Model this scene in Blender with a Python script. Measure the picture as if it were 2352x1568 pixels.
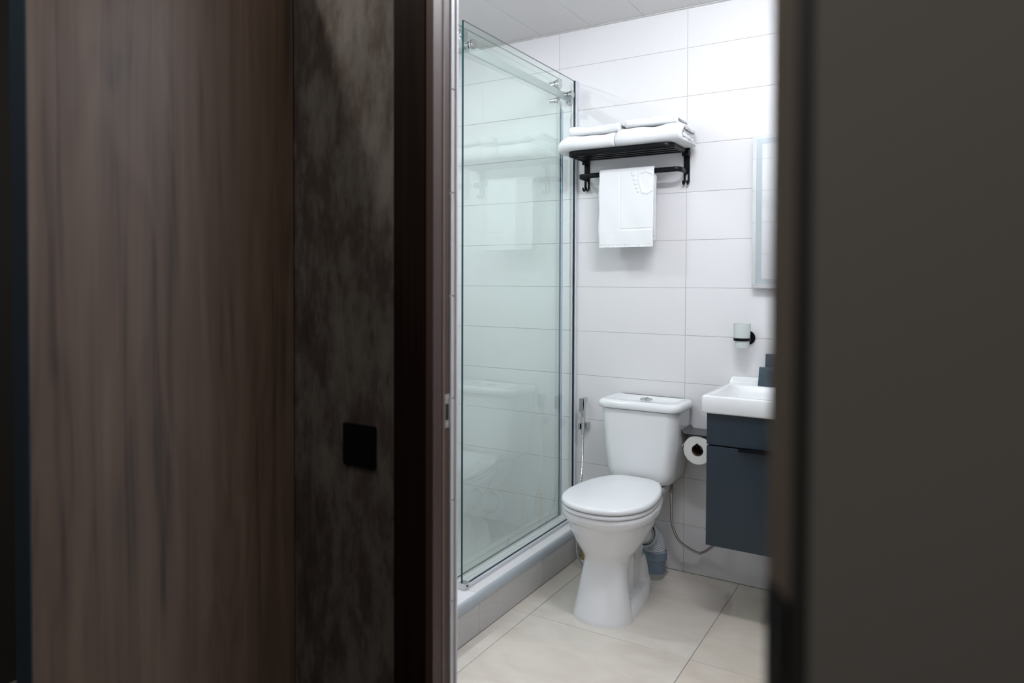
import bpy, bmesh, math, random
from mathutils import Vector, Matrix
random.seed(7)
PI = math.pi
S = bpy.context.scene
for o in list(bpy.data.objects):
    bpy.data.objects.remove(o)
C = S.collection

# ------------------------------------------------------------------ camera
CAM = Vector((0.9106, -2.9212, 1.2320))
yaw, pitch, roll = 0.54263, -0.02044, 0.00335
FPX, CYPX = 1625.96, 675.37
Fw = Vector((-math.sin(yaw)*math.cos(pitch), math.cos(yaw)*math.cos(pitch), math.sin(pitch)))
Rt = Vector((math.cos(yaw), math.sin(yaw), 0)); Up = Rt.cross(Fw)
r_, u_ = math.cos(roll)*Rt+math.sin(roll)*Up, -math.sin(roll)*Rt+math.cos(roll)*Up
cd = bpy.data.cameras.new('camera'); cam = bpy.data.objects.new('camera', cd); C.objects.link(cam)
m = Matrix.Identity(4)
for i in range(3):
    m[i][0], m[i][1], m[i][2], m[i][3] = r_[i], u_[i], -Fw[i], CAM[i]
cam.matrix_world = m
cd.sensor_width = 36; cd.sensor_fit = 'HORIZONTAL'; cd.lens = FPX*36/2352
cd.shift_y = (CYPX-784)/2352
cd.clip_start = 0.02
cd.dof.use_dof = True; cd.dof.focus_distance = 2.75; cd.dof.aperture_fstop = 3.1
S.camera = cam

# ------------------------------------------------------------------ world, exposure
w = bpy.data.worlds.new('world'); S.world = w; w.use_nodes = True
w.node_tree.nodes['Background'].inputs[0].default_value = (0.004, 0.0045, 0.005, 1)
w.node_tree.nodes['Background'].inputs[1].default_value = 1.0
vs = S.view_settings
vs.view_transform = 'Standard'; vs.look = 'None'; vs.gamma = 1.0; vs.use_curve_mapping = False
vs.exposure = 0.0
BATH_W = 11.0         # each bulb of the bathroom ceiling lamp
BATH_COL = (0.90, 0.94, 1.0)
SHOWER_FILL_W = 12.0        # unseen fill lamp added to brighten the shower
COR_W = 4.0           # corridor downlight over the mottled wall
COR2_W = 7.5          # corridor downlight beyond the panel
COR_FILL_W = 9.0          # unseen fill lamp added behind the camera for the grey door leaf

# ------------------------------------------------------------------ materials
MAT = {}
def sock(nd, *names):
    for n in names:
        if n in nd.inputs: return nd.inputs[n]
def mat(name, col, rough=0.5, metal=0.0, coat=0.0, spec=0.5, sheen=0.0, trans=0.0, sss=0.0):
    M = bpy.data.materials.new(name); M.use_nodes = True
    b = M.node_tree.nodes['Principled BSDF']
    b.inputs['Base Color'].default_value = (*col, 1)
    b.inputs['Roughness'].default_value = rough; b.inputs['Metallic'].default_value = metal
    b.inputs['Coat Weight'].default_value = coat; b.inputs['Specular IOR Level'].default_value = spec
    b.inputs['Sheen Weight'].default_value = sheen; b.inputs['Transmission Weight'].default_value = trans
    if coat: b.inputs['Coat Roughness'].default_value = 0.04
    MAT[name] = M
    return M
def nodes(M):
    nt = M.node_tree
    return nt, nt.nodes['Principled BSDF'], nt.nodes.new, nt.links.new
def noise_col(M, c1, c2, scale=(1, 1, 1), ns=5.0, detail=6, lo=0.35, hi=0.65, bump=0.0, rough=0.6, distort=0.0, coords='Object', bdist=0.002):
    nt, b, N, L = nodes(M)
    tc = N('ShaderNodeTexCoord'); mp = N('ShaderNodeMapping'); mp.inputs['Scale'].default_value = scale
    if coords == 'Geometry':
        g = N('ShaderNodeNewGeometry'); L(g.outputs['Position'], mp.inputs[0])
    else:
        L(tc.outputs[coords], mp.inputs[0])
    n = N('ShaderNodeTexNoise'); n.inputs['Scale'].default_value = ns; n.inputs['Detail'].default_value = detail
    n.inputs['Roughness'].default_value = rough; n.inputs['Distortion'].default_value = distort
    L(mp.outputs[0], n.inputs[0])
    r = N('ShaderNodeValToRGB'); r.color_ramp.elements[0].position = lo; r.color_ramp.elements[1].position = hi
    r.color_ramp.elements[0].color = (*c1, 1); r.color_ramp.elements[1].color = (*c2, 1)
    L(n.outputs[0], r.inputs[0]); L(r.outputs[0], b.inputs['Base Color'])
    if bump:
        bp = N('ShaderNodeBump'); bp.inputs['Strength'].default_value = bump; bp.inputs['Distance'].default_value = bdist
        L(n.outputs[0], bp.inputs['Height']); L(bp.outputs[0], b.inputs['Normal'])
    return n, r

# wall tile: pale grey-white, fine speckle
M = mat('wall_tile', (0.62, 0.61, 0.62), 0.42, spec=0.45)
noise_col(M, (0.675, 0.665, 0.675), (0.765, 0.755, 0.765), ns=420, detail=2, lo=0.3, hi=0.7, bump=0.05, coords='Geometry', bdist=0.0006)
M = mat('grout', (0.48, 0.465, 0.45), 0.9)
mat('floor_grout', (0.20, 0.19, 0.18), 0.9)
M = mat('floor_tile', (0.6, 0.56, 0.5), 0.22, spec=0.5)
n, r = noise_col(M, (0.60, 0.535, 0.452), (0.70, 0.645, 0.572), scale=(1, 1.6, 1), ns=3.2, detail=8, lo=0.3, hi=0.7, distort=1.2, coords='Geometry')
nt, b, N, L = nodes(M)
oi = N('ShaderNodeObjectInfo'); hs = N('ShaderNodeHueSaturation'); mr = N('ShaderNodeMapRange')
L(oi.outputs['Random'], mr.inputs[0]); mr.inputs[3].default_value = 0.75; mr.inputs[4].default_value = 1.2
L(mr.outputs[0], hs.inputs['Saturation']); L(r.outputs[0], hs.inputs['Color']); L(hs.outputs[0], b.inputs['Base Color'])
M = mat('curb_tile', (0.5, 0.49, 0.48), 0.5)
noise_col(M, (0.44, 0.43, 0.42), (0.56, 0.55, 0.54), ns=300, detail=2, lo=0.3, hi=0.7, coords='Geometry')
mat('curb_trim_plastic', (0.40, 0.44, 0.47), 0.28)
M = mat('ceiling_panel', (0.55, 0.54, 0.53), 0.6)
noise_col(M, (0.56, 0.55, 0.54), (0.63, 0.62, 0.605), ns=260, detail=2, coords='Geometry')
mat('white_trim', (0.78, 0.78, 0.8), 0.35)
mat('ceramic', (0.80, 0.81, 0.82), 0.09, coat=0.4)
mat('white_plastic', (0.80, 0.81, 0.83), 0.16, coat=0.2)
mat('chrome', (0.58, 0.59, 0.60), 0.08, metal=1.0)
mat('satin_chrome', (0.50, 0.53, 0.53), 0.35, metal=0.6)
mat('brushed_steel', (0.42, 0.40, 0.38), 0.3, metal=1.0)
mat('black_metal', (0.004, 0.0045, 0.0055), 0.32, spec=0.14)
mat('grey_metal', (0.085, 0.083, 0.088), 0.4)
mat('navy_lacquer', (0.016, 0.028, 0.039), 0.35, spec=0.45)
mat('navy_carcass', (0.016, 0.022, 0.028), 0.5)
mat('dark_box', (0.04, 0.065, 0.085), 0.35)
mat('shadow_gap', (0.006, 0.006, 0.006), 0.8)
mat('mirror', (0.70, 0.72, 0.72), 0.02, metal=1.0)
mat('frosted_mirror', (0.42, 0.47, 0.49), 0.45, metal=0.3)
mat('aluminium', (0.6, 0.6, 0.6), 0.3, metal=1.0)
M = mat('frosted_glass', (0.74, 0.79, 0.77), 0.55, trans=0.25)
M = mat('towel', (0.76, 0.765, 0.775), 0.95, sheen=0.12, spec=0.1)
nt, b, N, L = nodes(M)
tc = N('ShaderNodeTexCoord'); n = N('ShaderNodeTexNoise'); n.inputs['Scale'].default_value = 420; n.inputs['Detail'].default_value = 3
bp = N('ShaderNodeBump'); bp.inputs['Strength'].default_value = 0.35; bp.inputs['Distance'].default_value = 0.002
L(tc.outputs['Object'], n.inputs[0]); L(n.outputs[0], bp.inputs['Height']); L(bp.outputs[0], b.inputs['Normal'])
mat('paper', (0.80, 0.79, 0.75), 0.9)
mat('cardboard', (0.16, 0.10, 0.07), 0.9)
M = mat('pvc_grey', (0.19, 0.25, 0.31), 0.45)
noise_col(M, (0.10, 0.13, 0.16), (0.20, 0.26, 0.32), ns=60, detail=4, lo=0.25, hi=0.42)
mat('pvc_light', (0.56, 0.60, 0.64), 0.35)
mat('rubber', (0.015, 0.015, 0.015), 0.7)
mat('cement', (0.30, 0.29, 0.28), 0.95)
mat('yellow_plastic', (0.62, 0.46, 0.22), 0.5)
mat('seal_clear', (0.62, 0.65, 0.70), 0.25)
mat('seal_dark', (0.03, 0.032, 0.035), 0.4)
mat('seal_blue', (0.38, 0.50, 0.62), 0.3)
mat('glass_edge', (0.012, 0.06, 0.06), 0.15)
# clear glass sheet: tinted transparency with Fresnel reflection on each face
M = bpy.data.materials.new('clear_glass'); M.use_nodes = True; MAT['clear_glass'] = M
nt = M.node_tree; nt.nodes.clear(); N, L = nt.nodes.new, nt.links.new
out = N('ShaderNodeOutputMaterial'); mx = N('ShaderNodeMixShader'); tr = N('ShaderNodeBsdfTransparent'); gl = N('ShaderNodeBsdfGlossy')
fr = N('ShaderNodeFresnel'); fr.inputs['IOR'].default_value = 1.5
tr.inputs[0].default_value = (0.956, 0.985, 0.971, 1); gl.inputs['Roughness'].default_value = 0.0
gl.inputs['Color'].default_value = (0.95, 1, 0.98, 1)
geo = N('ShaderNodeNewGeometry'); sub = N('ShaderNodeMath'); sub.operation = 'MULTIPLY'
inv = N('ShaderNodeMath'); inv.operation = 'SUBTRACT'; inv.inputs[0].default_value = 1.0
# reflect on the outer side of each face only (a thin sheet), so internal bounces stay simple
L(geo.outputs['Backfacing'], inv.inputs[1]); L(fr.outputs[0], sub.inputs[0]); L(inv.outputs[0], sub.inputs[1])
db = N('ShaderNodeMath'); db.operation = 'MULTIPLY'; db.inputs[1].default_value = 1.8; L(sub.outputs[0], db.inputs[0])
L(db.outputs[0], mx.inputs[0]); L(tr.outputs[0], mx.inputs[1]); L(gl.outputs[0], mx.inputs[2]); L(mx.outputs[0], out.inputs[0])
# brown wood grain
M = mat('wood', (0.2, 0.12, 0.08), 0.40, spec=0.9)
nt, b, N, L = nodes(M)
g = N('ShaderNodeNewGeometry'); mp = N('ShaderNodeMapping'); mp.inputs['Scale'].default_value = (5, 5, 0.9); L(g.outputs['Position'], mp.inputs[0])
n1 = N('ShaderNodeTexNoise'); n1.inputs['Scale'].default_value = 1.0; n1.inputs['Detail'].default_value = 3; n1.inputs['Distortion'].default_value = 0.7; L(mp.outputs[0], n1.inputs[0])
wv = N('ShaderNodeMath'); wv.operation = 'MULTIPLY'; wv.inputs[1].default_value = 48; L(n1.outputs[0], wv.inputs[0])
sn = N('ShaderNodeMath'); sn.operation = 'SINE'; L(wv.outputs[0], sn.inputs[0])
mp2 = N('ShaderNodeMapping'); mp2.inputs['Scale'].default_value = (34, 34, 1.3); L(g.outputs['Position'], mp2.inputs[0])
n2 = N('ShaderNodeTexNoise'); n2.inputs['Scale'].default_value = 1.0; n2.inputs['Detail'].default_value = 4; n2.inputs['Roughness'].default_value = 0.55; n2.inputs['Distortion'].default_value = 0.6; L(mp2.outputs[0], n2.inputs[0])
mr = N('ShaderNodeMapRange'); mr.inputs[1].default_value = -1; mr.inputs[2].default_value = 1; mr.inputs[3].default_value = -0.065; mr.inputs[4].default_value = 0.065; L(sn.outputs[0], mr.inputs[0])
ad = N('ShaderNodeMath'); ad.operation = 'ADD'; L(mr.outputs[0], ad.inputs[0]); L(n2.outputs[0], ad.inputs[1])
rp = N('ShaderNodeValToRGB'); L(ad.outputs[0], rp.inputs[0])
e = rp.color_ramp.elements; e[0].position = 0.22; e[0].color = (0.08, 0.054, 0.042, 1); e[1].position = 0.75; e[1].color = (0.30, 0.21, 0.16, 1)
x = e.new(0.42); x.color = (0.205, 0.138, 0.103, 1)
L(rp.outputs[0], b.inputs['Base Color'])
mat('panel_edge', (0.05, 0.075, 0.105), 0.4)
M = mat('dark_casing', (0.035, 0.020, 0.016), 0.5, spec=0.08)
noise_col(M, (0.010, 0.0055, 0.0045), (0.018, 0.010, 0.008), scale=(80, 80, 1.5), ns=1.0, detail=5, coords='Geometry')
M = mat('jamb_wood', (0.09, 0.05, 0.042), 0.48, spec=0.45)
noise_col(M, (0.066, 0.038, 0.034), (0.080, 0.046, 0.040), scale=(60, 60, 1.5), ns=1.0, detail=5, coords='Geometry')
mat('seal_tan', (0.20, 0.135, 0.10), 0.6, spec=0.3)
# mottled concrete-look panel of the corridor wall
M = mat('mottled', (0.12, 0.105, 0.095), 0.75, spec=0.3)
nt, b, N, L = nodes(M)
g = N('ShaderNodeNewGeometry')
def nz(sc, ns, det, rg, dist=0.0):
    mp = N('ShaderNodeMapping'); mp.inputs['Scale'].default_value = sc; L(g.outputs['Position'], mp.inputs[0])
    n = N('ShaderNodeTexNoise'); n.inputs['Scale'].default_value = ns; n.inputs['Detail'].default_value = det; n.inputs['Roughness'].default_value = rg; n.inputs['Distortion'].default_value = dist
    L(mp.outputs[0], n.inputs[0]); return n
n1 = nz((1, 1, 0.55), 9, 7, 0.62); n2 = nz((1, 1, 0.30), 34, 5, 0.7)
mxm = N('ShaderNodeMix'); mxm.data_type = 'FLOAT'; mxm.inputs[0].default_value = 0.42
L(n1.outputs[0], mxm.inputs[2]); L(n2.outputs[0], mxm.inputs[3])
r = N('ShaderNodeValToRGB'); L(mxm.outputs[0], r.inputs[0]); L(r.outputs[0], b.inputs['Base Color'])
e = r.color_ramp.elements; e[0].position = 0.38; e[0].color = (0.050, 0.040, 0.036, 1); e[1].position = 0.60; e[1].color = (0.150, 0.138, 0.125, 1)
x = e.new(0.46); x.color = (0.078, 0.062, 0.055, 1); x = e.new(0.52); x.color = (0.115, 0.104, 0.094, 1)
mat('grey_door', (0.20, 0.195, 0.185), 0.6)
mat('brown_edge', (0.15, 0.118, 0.088), 0.4)
mat('corridor_dark', (0.03, 0.03, 0.03), 0.8)
mat('corridor_shade', (0.004, 0.004, 0.004), 0.9, spec=0.05)  # near-black standing in for the darkness beyond the wood panel
mat('bronze_print', (0.10, 0.085, 0.07), 0.5)
mat('corridor_floor', (0.05, 0.035, 0.025), 0.5)
mat('corridor_ceiling', (0.35, 0.35, 0.35), 0.8)
mat('plaster_wall', (0.10, 0.095, 0.09), 0.8)
M = mat('lamp_glow', (1, 1, 1), 0.5)
b = M.node_tree.nodes['Principled BSDF']; b.inputs['Emission Color'].default_value = (0.95, 0.98, 1, 1); b.inputs['Emission Strength'].default_value = 12

# ------------------------------------------------------------------ mesh helpers
ORG = {}
def tag(o, label=None, cat=None, group=None, kind=None):
    if label: o['label'] = label
    if cat: o['category'] = cat
    if group: o['group'] = group
    if kind: o['kind'] = kind
    return o
def thing(name, loc, label, cat, group=None):
    o = bpy.data.objects.new(name, None); C.objects.link(o); o.location = loc
    o.empty_display_size = 0.05; ORG[o] = Vector(loc)
    return tag(o, label, cat, group)
def link(name, me, parent=None, loc=(0, 0, 0)):
    o = bpy.data.objects.new(name, me); C.objects.link(o)
    if parent is not None:
        o.parent = parent; ORG[o] = ORG[parent]
    else:
        o.location = loc; ORG[o] = Vector(loc)
    return o
def finish(name, bm, mt, parent=None, loc=None, smooth=False):
    """bm in world coordinates -> one mesh object (origin at its parent's or at loc)"""
    if loc is None: loc = ORG[parent] if parent is not None else (0, 0, 0)
    bmesh.ops.translate(bm, verts=bm.verts, vec=-Vector(loc))
    bmesh.ops.recalc_face_normals(bm, faces=bm.faces)
    me = bpy.data.meshes.new(name); bm.to_mesh(me); bm.free()
    mts = mt if isinstance(mt, (list, tuple)) else [mt]
    for k in mts: me.materials.append(MAT[k])
    if smooth:
        me.polygons.foreach_set('use_smooth', [True]*len(me.polygons))
        if smooth != 'all':
            me.set_sharp_from_angle(angle=math.radians(smooth if smooth is not True else 40))
    return link(name, me, parent, loc)
def add_box(bm, lo, hi, bev=0.0, seg=2):
    lo, hi = [min(a, b) for a, b in zip(lo, hi)], [max(a, b) for a, b in zip(lo, hi)]
    vs_ = [bm.verts.new((x, y, z)) for x in (lo[0], hi[0]) for y in (lo[1], hi[1]) for z in (lo[2], hi[2])]
    idx = [(0, 1, 3, 2), (4, 6, 7, 5), (0, 4, 5, 1), (2, 3, 7, 6), (0, 2, 6, 4), (1, 5, 7, 3)]
    fs = [bm.faces.new([vs_[i] for i in f]) for f in idx]
    if bev:
        es = list({e for f in fs for e in f.edges})
        bmesh.ops.bevel(bm, geom=es, offset=bev, segments=seg, profile=0.5, affect='EDGES')
def box(name, lo, hi, mt, parent=None, bev=0.0, seg=2, loc=None, smooth=None):
    bm = bmesh.new(); add_box(bm, lo, hi, bev, seg)
    if loc is None and parent is None:
        loc = ((lo[0]+hi[0])/2, (lo[1]+hi[1])/2, min(lo[2], hi[2]))
    o = finish(name, bm, mt, parent, loc, smooth=('all' if bev > 0 else False) if smooth is None else smooth)
    if bev > 0:
        wn = o.modifiers.new('weighted', 'WEIGHTED_NORMAL'); wn.keep_sharp = False; wn.weight = 100
    return o
def add_loft(bm, rings, cap=True, closed=True, loop=False):
    rv = [[bm.verts.new(p) for p in r] for r in rings]
    n = len(rv[0])
    pairs = list(zip(rv, rv[1:])) + ([(rv[-1], rv[0])] if loop else [])
    for a, b in pairs:
        for i in range(n if closed else n-1):
            j = (i+1) % n
            bm.faces.new((a[i], a[j], b[j], b[i]))
    if cap and not loop:
        bm.faces.new(rv[0][::-1]); bm.faces.new(rv[-1])
    return rv
def add_tube(bm, pts, rad, seg=10, cap=True, ell=None):
    """sweep a circle (radius a number or list) or an ellipse ell=(side, up) along pts"""
    pts = [Vector(p) for p in pts]; n = len(pts)
    rads = rad if isinstance(rad, (list, tuple)) else [rad]*n
    T = []
    for i in range(n):
        a = pts[max(0, i-1)]; b = pts[min(n-1, i+1)]
        T.append((b-a).normalized())
    up = Vector((0, 0, 1)) if abs(T[0].z) < 0.9 else Vector((0, 1, 0))
    s = T[0].cross(up).normalized(); u = s.cross(T[0]).normalized()
    rings = []
    for i in range(n):
        if i:
            q = T[i-1].rotation_difference(T[i]); s = q @ s; u = q @ u
        sx, ux = (ell if ell else (1, 1))
        rings.append([pts[i]+(s*math.cos(2*PI*k/seg)*sx+u*math.sin(2*PI*k/seg)*ux)*rads[i] for k in range(seg)])
    add_loft(bm, rings, cap)
def tube(name, pts, rad, mt, parent=None, seg=10, loc=None, ell=None):
    bm = bmesh.new(); add_tube(bm, pts, rad, seg, True, ell)
    if loc is None and parent is None: loc = tuple(pts[0])
    return finish(name, bm, mt, parent, loc, smooth=True)
def lathe(name, prof, c, mt, parent=None, axis='z', seg=32, loc=None, rot=None):
    """prof = [(radius, height)...] about axis through c"""
    bm = bmesh.new(); add_lathe(bm, prof, c, axis, seg, rot)
    return finish(name, bm, mt, parent, loc if loc is not None else (None if parent is not None else c), smooth=True)
def add_lathe(bm, prof, c, axis='z', seg=32, rot=None):
    c = Vector(c)
    ax = {'z': Vector((0, 0, 1)), 'y': Vector((0, 1, 0)), 'x': Vector((1, 0, 0))}[axis] if isinstance(axis, str) else Vector(axis).normalized()
    s = ax.orthogonal().normalized(); t = ax.cross(s)
    rings = []
    for (r, h) in prof:
        rings.append([c+ax*h+(s*math.cos(2*PI*k/seg)+t*math.sin(2*PI*k/seg))*max(r, 1e-5) for k in range(seg)])
    add_loft(bm, rings, True)
def spline(pts, n=8):
    """Catmull-Rom through pts"""
    P = [Vector(p) for p in pts]; P = [P[0]*2-P[1]]+P+[P[-1]*2-P[-2]]
    o = []
    for i in range(1, len(P)-2):
        for k in range(n):
            t = k/n
            a, b, c, d = P[i-1], P[i], P[i+1], P[i+2]
            o.append(0.5*((2*b)+(-a+c)*t+(2*a-5*b+4*c-d)*t*t+(-a+3*b-3*c+d)*t**3))
    o.append(P[-2]); return o
def fillet(pts, r, n=6):
    """round the corners of a polyline"""
    P = [Vector(p) for p in pts]; o = [P[0]]
    for a, b, c in zip(P, P[1:], P[2:]):
        d1, d2 = (a-b).normalized(), (c-b).normalized()
        h = d1.angle(d2)/2; t = r/math.tan(h)
        p1, p2 = b+d1*t, b+d2*t
        cen = b+(d1+d2).normalized()*(r/math.sin(h))
        v1, v2 = p1-cen, p2-cen; ang = v1.angle(v2); axn = v1.cross(v2).normalized()
        for k in range(n+1):
            o.append(cen+Matrix.Rotation(ang*k/n, 3, axn) @ v1)
    o.append(P[-1]); return o
def rrect(hx, y0, y1, r, n=6, cx=0.0):
    """rounded rectangle outline in xy"""
    o = []
    for (x, y, a0) in ((cx+hx-r, y1-r, 0), (cx-hx+r, y1-r, PI/2), (cx-hx+r, y0+r, PI), (cx+hx-r, y0+r, 1.5*PI)):
        for k in range(n+1):
            a = a0+PI/2*k/n; o.append((x+r*math.cos(a), y+r*math.sin(a)))
    return o
def struct(o): o['kind'] = 'structure'; return o

# ------------------------------------------------------------------ tile fields
TT = 0.007; GAP = 0.0019
def tile_field(parent, us, vs_, place, mt):
    """us, vs_ = joint coordinates; place(u, v) -> world point on the tile's front plane; tiles share meshes by size"""
    cache = {}
    for u0, u1 in zip(us, us[1:]):
        for v0, v1 in zip(vs_, vs_[1:]):
            du, dv = u1-u0-GAP, v1-v0-GAP
            key = (round(du, 4), round(dv, 4))
            Mx = place((u0+u1)/2, (v0+v1)/2)
            if key not in cache:
                bm = bmesh.new()
                b = 0.0008
                z0, z1, z2 = -TT, -b, 0.0
                R = [[(-du/2, -dv/2, z0), (du/2, -dv/2, z0), (du/2, dv/2, z0), (-du/2, dv/2, z0)],
                     [(-du/2, -dv/2, z1), (du/2, -dv/2, z1), (du/2, dv/2, z1), (-du/2, dv/2, z1)],
                     [(-du/2+b, -dv/2+b, z2), (du/2-b, -dv/2+b, z2), (du/2-b, dv/2-b, z2), (-du/2+b, dv/2-b, z2)]]
                add_loft(bm, R)
                me = bpy.data.meshes.new('tile'); bmesh.ops.recalc_face_normals(bm, faces=bm.faces); bm.to_mesh(me); bm.free(); me.materials.append(MAT[mt])
                cache[key] = me
            o = bpy.data.objects.new('tile', cache[key]); C.objects.link(o)
            o.parent = parent
            j = Matrix.Rotation(random.uniform(-0.0012, 0.0012), 4, 'X') @ Matrix.Rotation(random.uniform(-0.0008, 0.0008), 4, 'Y')
            o.matrix_basis = Matrix.Translation(-ORG[parent]) @ Mx @ j
def plane_m(origin, U, V):
    """returns place(u, v): tile frame with x=U, y=V, z=normal"""
    U, V = Vector(U), Vector(V); Nn = U.cross(V)
    def f(u, v):
        p = Vector(origin)+U*u+V*v
        return Matrix(((U.x, V.x, Nn.x, p.x), (U.y, V.y, Nn.y, p.y), (U.z, V.z, Nn.z, p.z), (0, 0, 0, 1)))
    return f
def rng(a, b, step, off):
    k = math.ceil((a-off)/step+1e-6); o = [a]
    while off+k*step < b-1e-6:
        o.append(off+k*step); k += 1
    return o+[b]

XL, XR, YF, ZC = -1.42, 0.84, -1.795, 2.365       # bathroom: left, right, door wall, ceiling
OX0, OX1, OZ = 0.100, 0.800, 2.04                 # door opening
rows = [0.2*k for k in range(12)]+[ZC]
wb = struct(box('wall_back', (XL-0.1, 0.0013, 0), (XR+0.1, 0.12, 2.5), 'grout'))
tile_field(wb, rng(XL, XR, 0.6, 0.0), rows, plane_m((0, 0, 0), (1, 0, 0), (0, 0, 1)), 'wall_tile')
wl = struct(box('wall_left', (XL-0.1, YF-0.05, 0), (XL-0.0013, 0, 2.5), 'grout'))
tile_field(wl, rng(YF, 0, 0.6, -0.25), rows, plane_m((XL, 0, 0), (0, 1, 0), (0, 0, 1)), 'wall_tile')
wr = struct(box('wall_right', (XR+0.0013, YF, 0), (XR+0.1, 0, 2.5), 'grout'))
tile_field(wr, rng(-0.0, -YF, 0.6, 0.3), rows, plane_m((XR, 0, 0), (0, -1, 0), (0, 0, 1)), 'wall_tile')
# door wall, bathroom side
bm = bmesh.new()
add_box(bm, (XL, -1.822, 0), (OX0-0.012, YF-0.0013, 2.5)); add_box(bm, (OX1+0.012, -1.822, 0), (XR, YF-0.0013, 2.5)); add_box(bm, (OX0-0.012, -1.822, OZ+0.012), (OX1+0.012, YF-0.0013, 2.5))
wf = struct(finish('wall_front', bm, 'grout', None, (-0.6, -1.81, 0)))
pf = plane_m((0, YF, 0), (-1, 0, 0), (0, 0, 1))
tile_field(wf, rng(-OX0+0.011, -XL, 0.6, 0.2), rows, pf, 'wall_tile')
tile_field(wf, [-OX1-0.04, -OX1-0.011], rows, pf, 'wall_tile')
tile_field(wf, [-OX1-0.011, -OX0+0.011], [OZ+0.012, 2.2, ZC], pf, 'wall_tile')
# tiled reveal of the opening (thin strip facing the opening) and its corner profile
tile_field(wf, [0.0, 0.0135], rows[:-2]+[OZ], plane_m((OX0, -1.8075, 0), (0, 1, 0), (0, 0, 1)), 'wall_tile')
tile_field(wf, [0.0, 0.0135], rows[:-2]+[OZ], plane_m((OX1, -1.794, 0), (0, -1, 0), (0, 0, 1)), 'wall_tile')
for nx, s in ((OX0, 1), (OX1, -1)):
    box('corner_profile', (nx-0.012*s, -1.7935, 0.0), (nx+0.0025*s, -1.7845, OZ), 'white_trim', wf, 0.003, 3)

# floor
fl = struct(box('floor', (XL-0.1, -3.9, -0.1), (2.0, 0.1, -0.0013), 'floor_grout'))
tile_field(fl, [-0.445, -0.365, 0.2325, 0.83], [YF, -1.27, -0.67, -0.07, 0.0], plane_m((0, 0, 0), (1, 0, 0), (0, 1, 0)), 'floor_tile')
struct(box('floor_corridor', (XL, -3.9, -0.02), (2.0, -1.80, 0.0), 'corridor_floor'))

# ceiling: plank panels along Y with a corner bead at the back wall
ce = struct(box('ceiling', (XL-0.1, YF, ZC+0.006), (XR+0.1, 0.1, 2.5), 'grout'))
cache = None
xs = rng(XL, XR, 0.249, 0.062)
for x0, x1 in zip(xs, xs[1:]):
    bm = bmesh.new(); add_box(bm, (x0+0.0006, YF, ZC), (x1-0.0006, -0.006, ZC+0.006), 0.0008, 1)
    finish('ceiling_plank', bm, 'ceiling_panel', ce)
box('ceiling_bead', (XL, -0.016, ZC-0.0035), (XR, -0.0005, ZC-0.0006), 'ceiling_panel', ce, 0.0005, 1)

# ------------------------------------------------------------------ shower curb, tray
bm = bmesh.new(); add_box(bm, (-0.575, YF, -0.005), (-0.4463, 0.0, 0.106)); add_box(bm, (-0.575, YF, 0.106), (-0.4585, 0.0, 0.1387))
cb = struct(finish('trim_1', bm, 'grout', None, (-0.51, -0.9, 0.0)))
tile_field(cb, [YF, -1.335, -0.885, -0.435, 0.0], [0.0, 0.1085], plane_m((-0.445, 0, 0), (0, 1, 0), (0, 0, 1)), 'curb_tile')
def top_place(u, v):
    return Matrix(((1, 0, 0, u), (0, 1, 0, v), (0, 0, 1, 0.14), (0, 0, 0, 1)))
tile_field(cb, [-0.575, -0.4550], [YF, -1.335, -0.885, -0.435, 0.0], top_place, 'wall_tile')
# rounded plastic nosing along the curb edge
prof = []
for k in range(9):
    a = PI/2*k/8; prof.append((-0.4545+0.0125*math.sin(a*1.25), 0.1085+0.0325*math.cos(a)))
prof = prof+[(-0.4462, 0.1078), (-0.4590, 0.1395)]
bm = bmesh.new(); add_loft(bm, [[(x, y, z) for x, z in prof] for y in (YF, 0.0)]); finish('curb_nosing', bm, 'curb_trim_plastic', cb, smooth=50)
tr_ = struct(box('floor_shower', (XL, YF, -0.004), (-0.575, 0.0, 0.05), 'curb_tile'))

# ------------------------------------------------------------------ shower glass
GX = -0.515
def glass_panel(name, x0, x1, y0, y1, z0, z1, parent):
    bm = bmesh.new(); add_box(bm, (x0, y0, z0), (x1, y1, z1))
    o = finish(name, bm, ['clear_glass', 'glass_edge'], parent)
    for f in o.data.polygons:
        if abs(f.normal.x) < 0.5: f.material_index = 1
    return o
sg = thing('shower_screen', (GX, -0.45, 0.14), 'clear greenish glass shower screen with sliding panel on the tiled curb', 'shower screen')
glass_panel('fixed_glass', GX-0.004, GX+0.004, -0.893, -0.018, 0.148, 2.131, sg)
sl = glass_panel('sliding_glass', GX-0.049, GX-0.041, -0.872, -0.062, 0.160, 2.133, sg)
box('glass_seal', (GX-0.053, -0.062, 0.16), (GX-0.037, -0.050, 2.00), 'seal_blue', sl, 0.003)
box('wall_profile', (GX-0.012, -0.018, 0.14), (GX+0.012, -0.0005, 2.131), 'seal_clear', sg, 0.002)
box('profile_seal', (GX+0.0045, -0.022, 0.14), (GX+0.0068, -0.012, 2.131), 'seal_dark', sg)
box('bottom_profile', (GX-0.012, -0.880, 0.140), (GX+0.015, -0.02, 0.153), 'seal_clear', sg, 0.002)
box('bottom_seal', (GX+0.0045, -0.872, 0.153), (GX+0.0068, -0.02, 0.158), 'seal_dark', sg)
cl = box('bottom_clamp', (GX-0.014, -0.899, 0.140), (GX+0.017, -0.868, 0.164), 'chrome', sg, 0.002)
lathe('screw', [(0.004, 0), (0.004, 0.002), (0.0025, 0.0025)], (GX+0.0168, -0.883, 0.153), 'seal_dark', cl, axis='x', seg=12)
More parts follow.
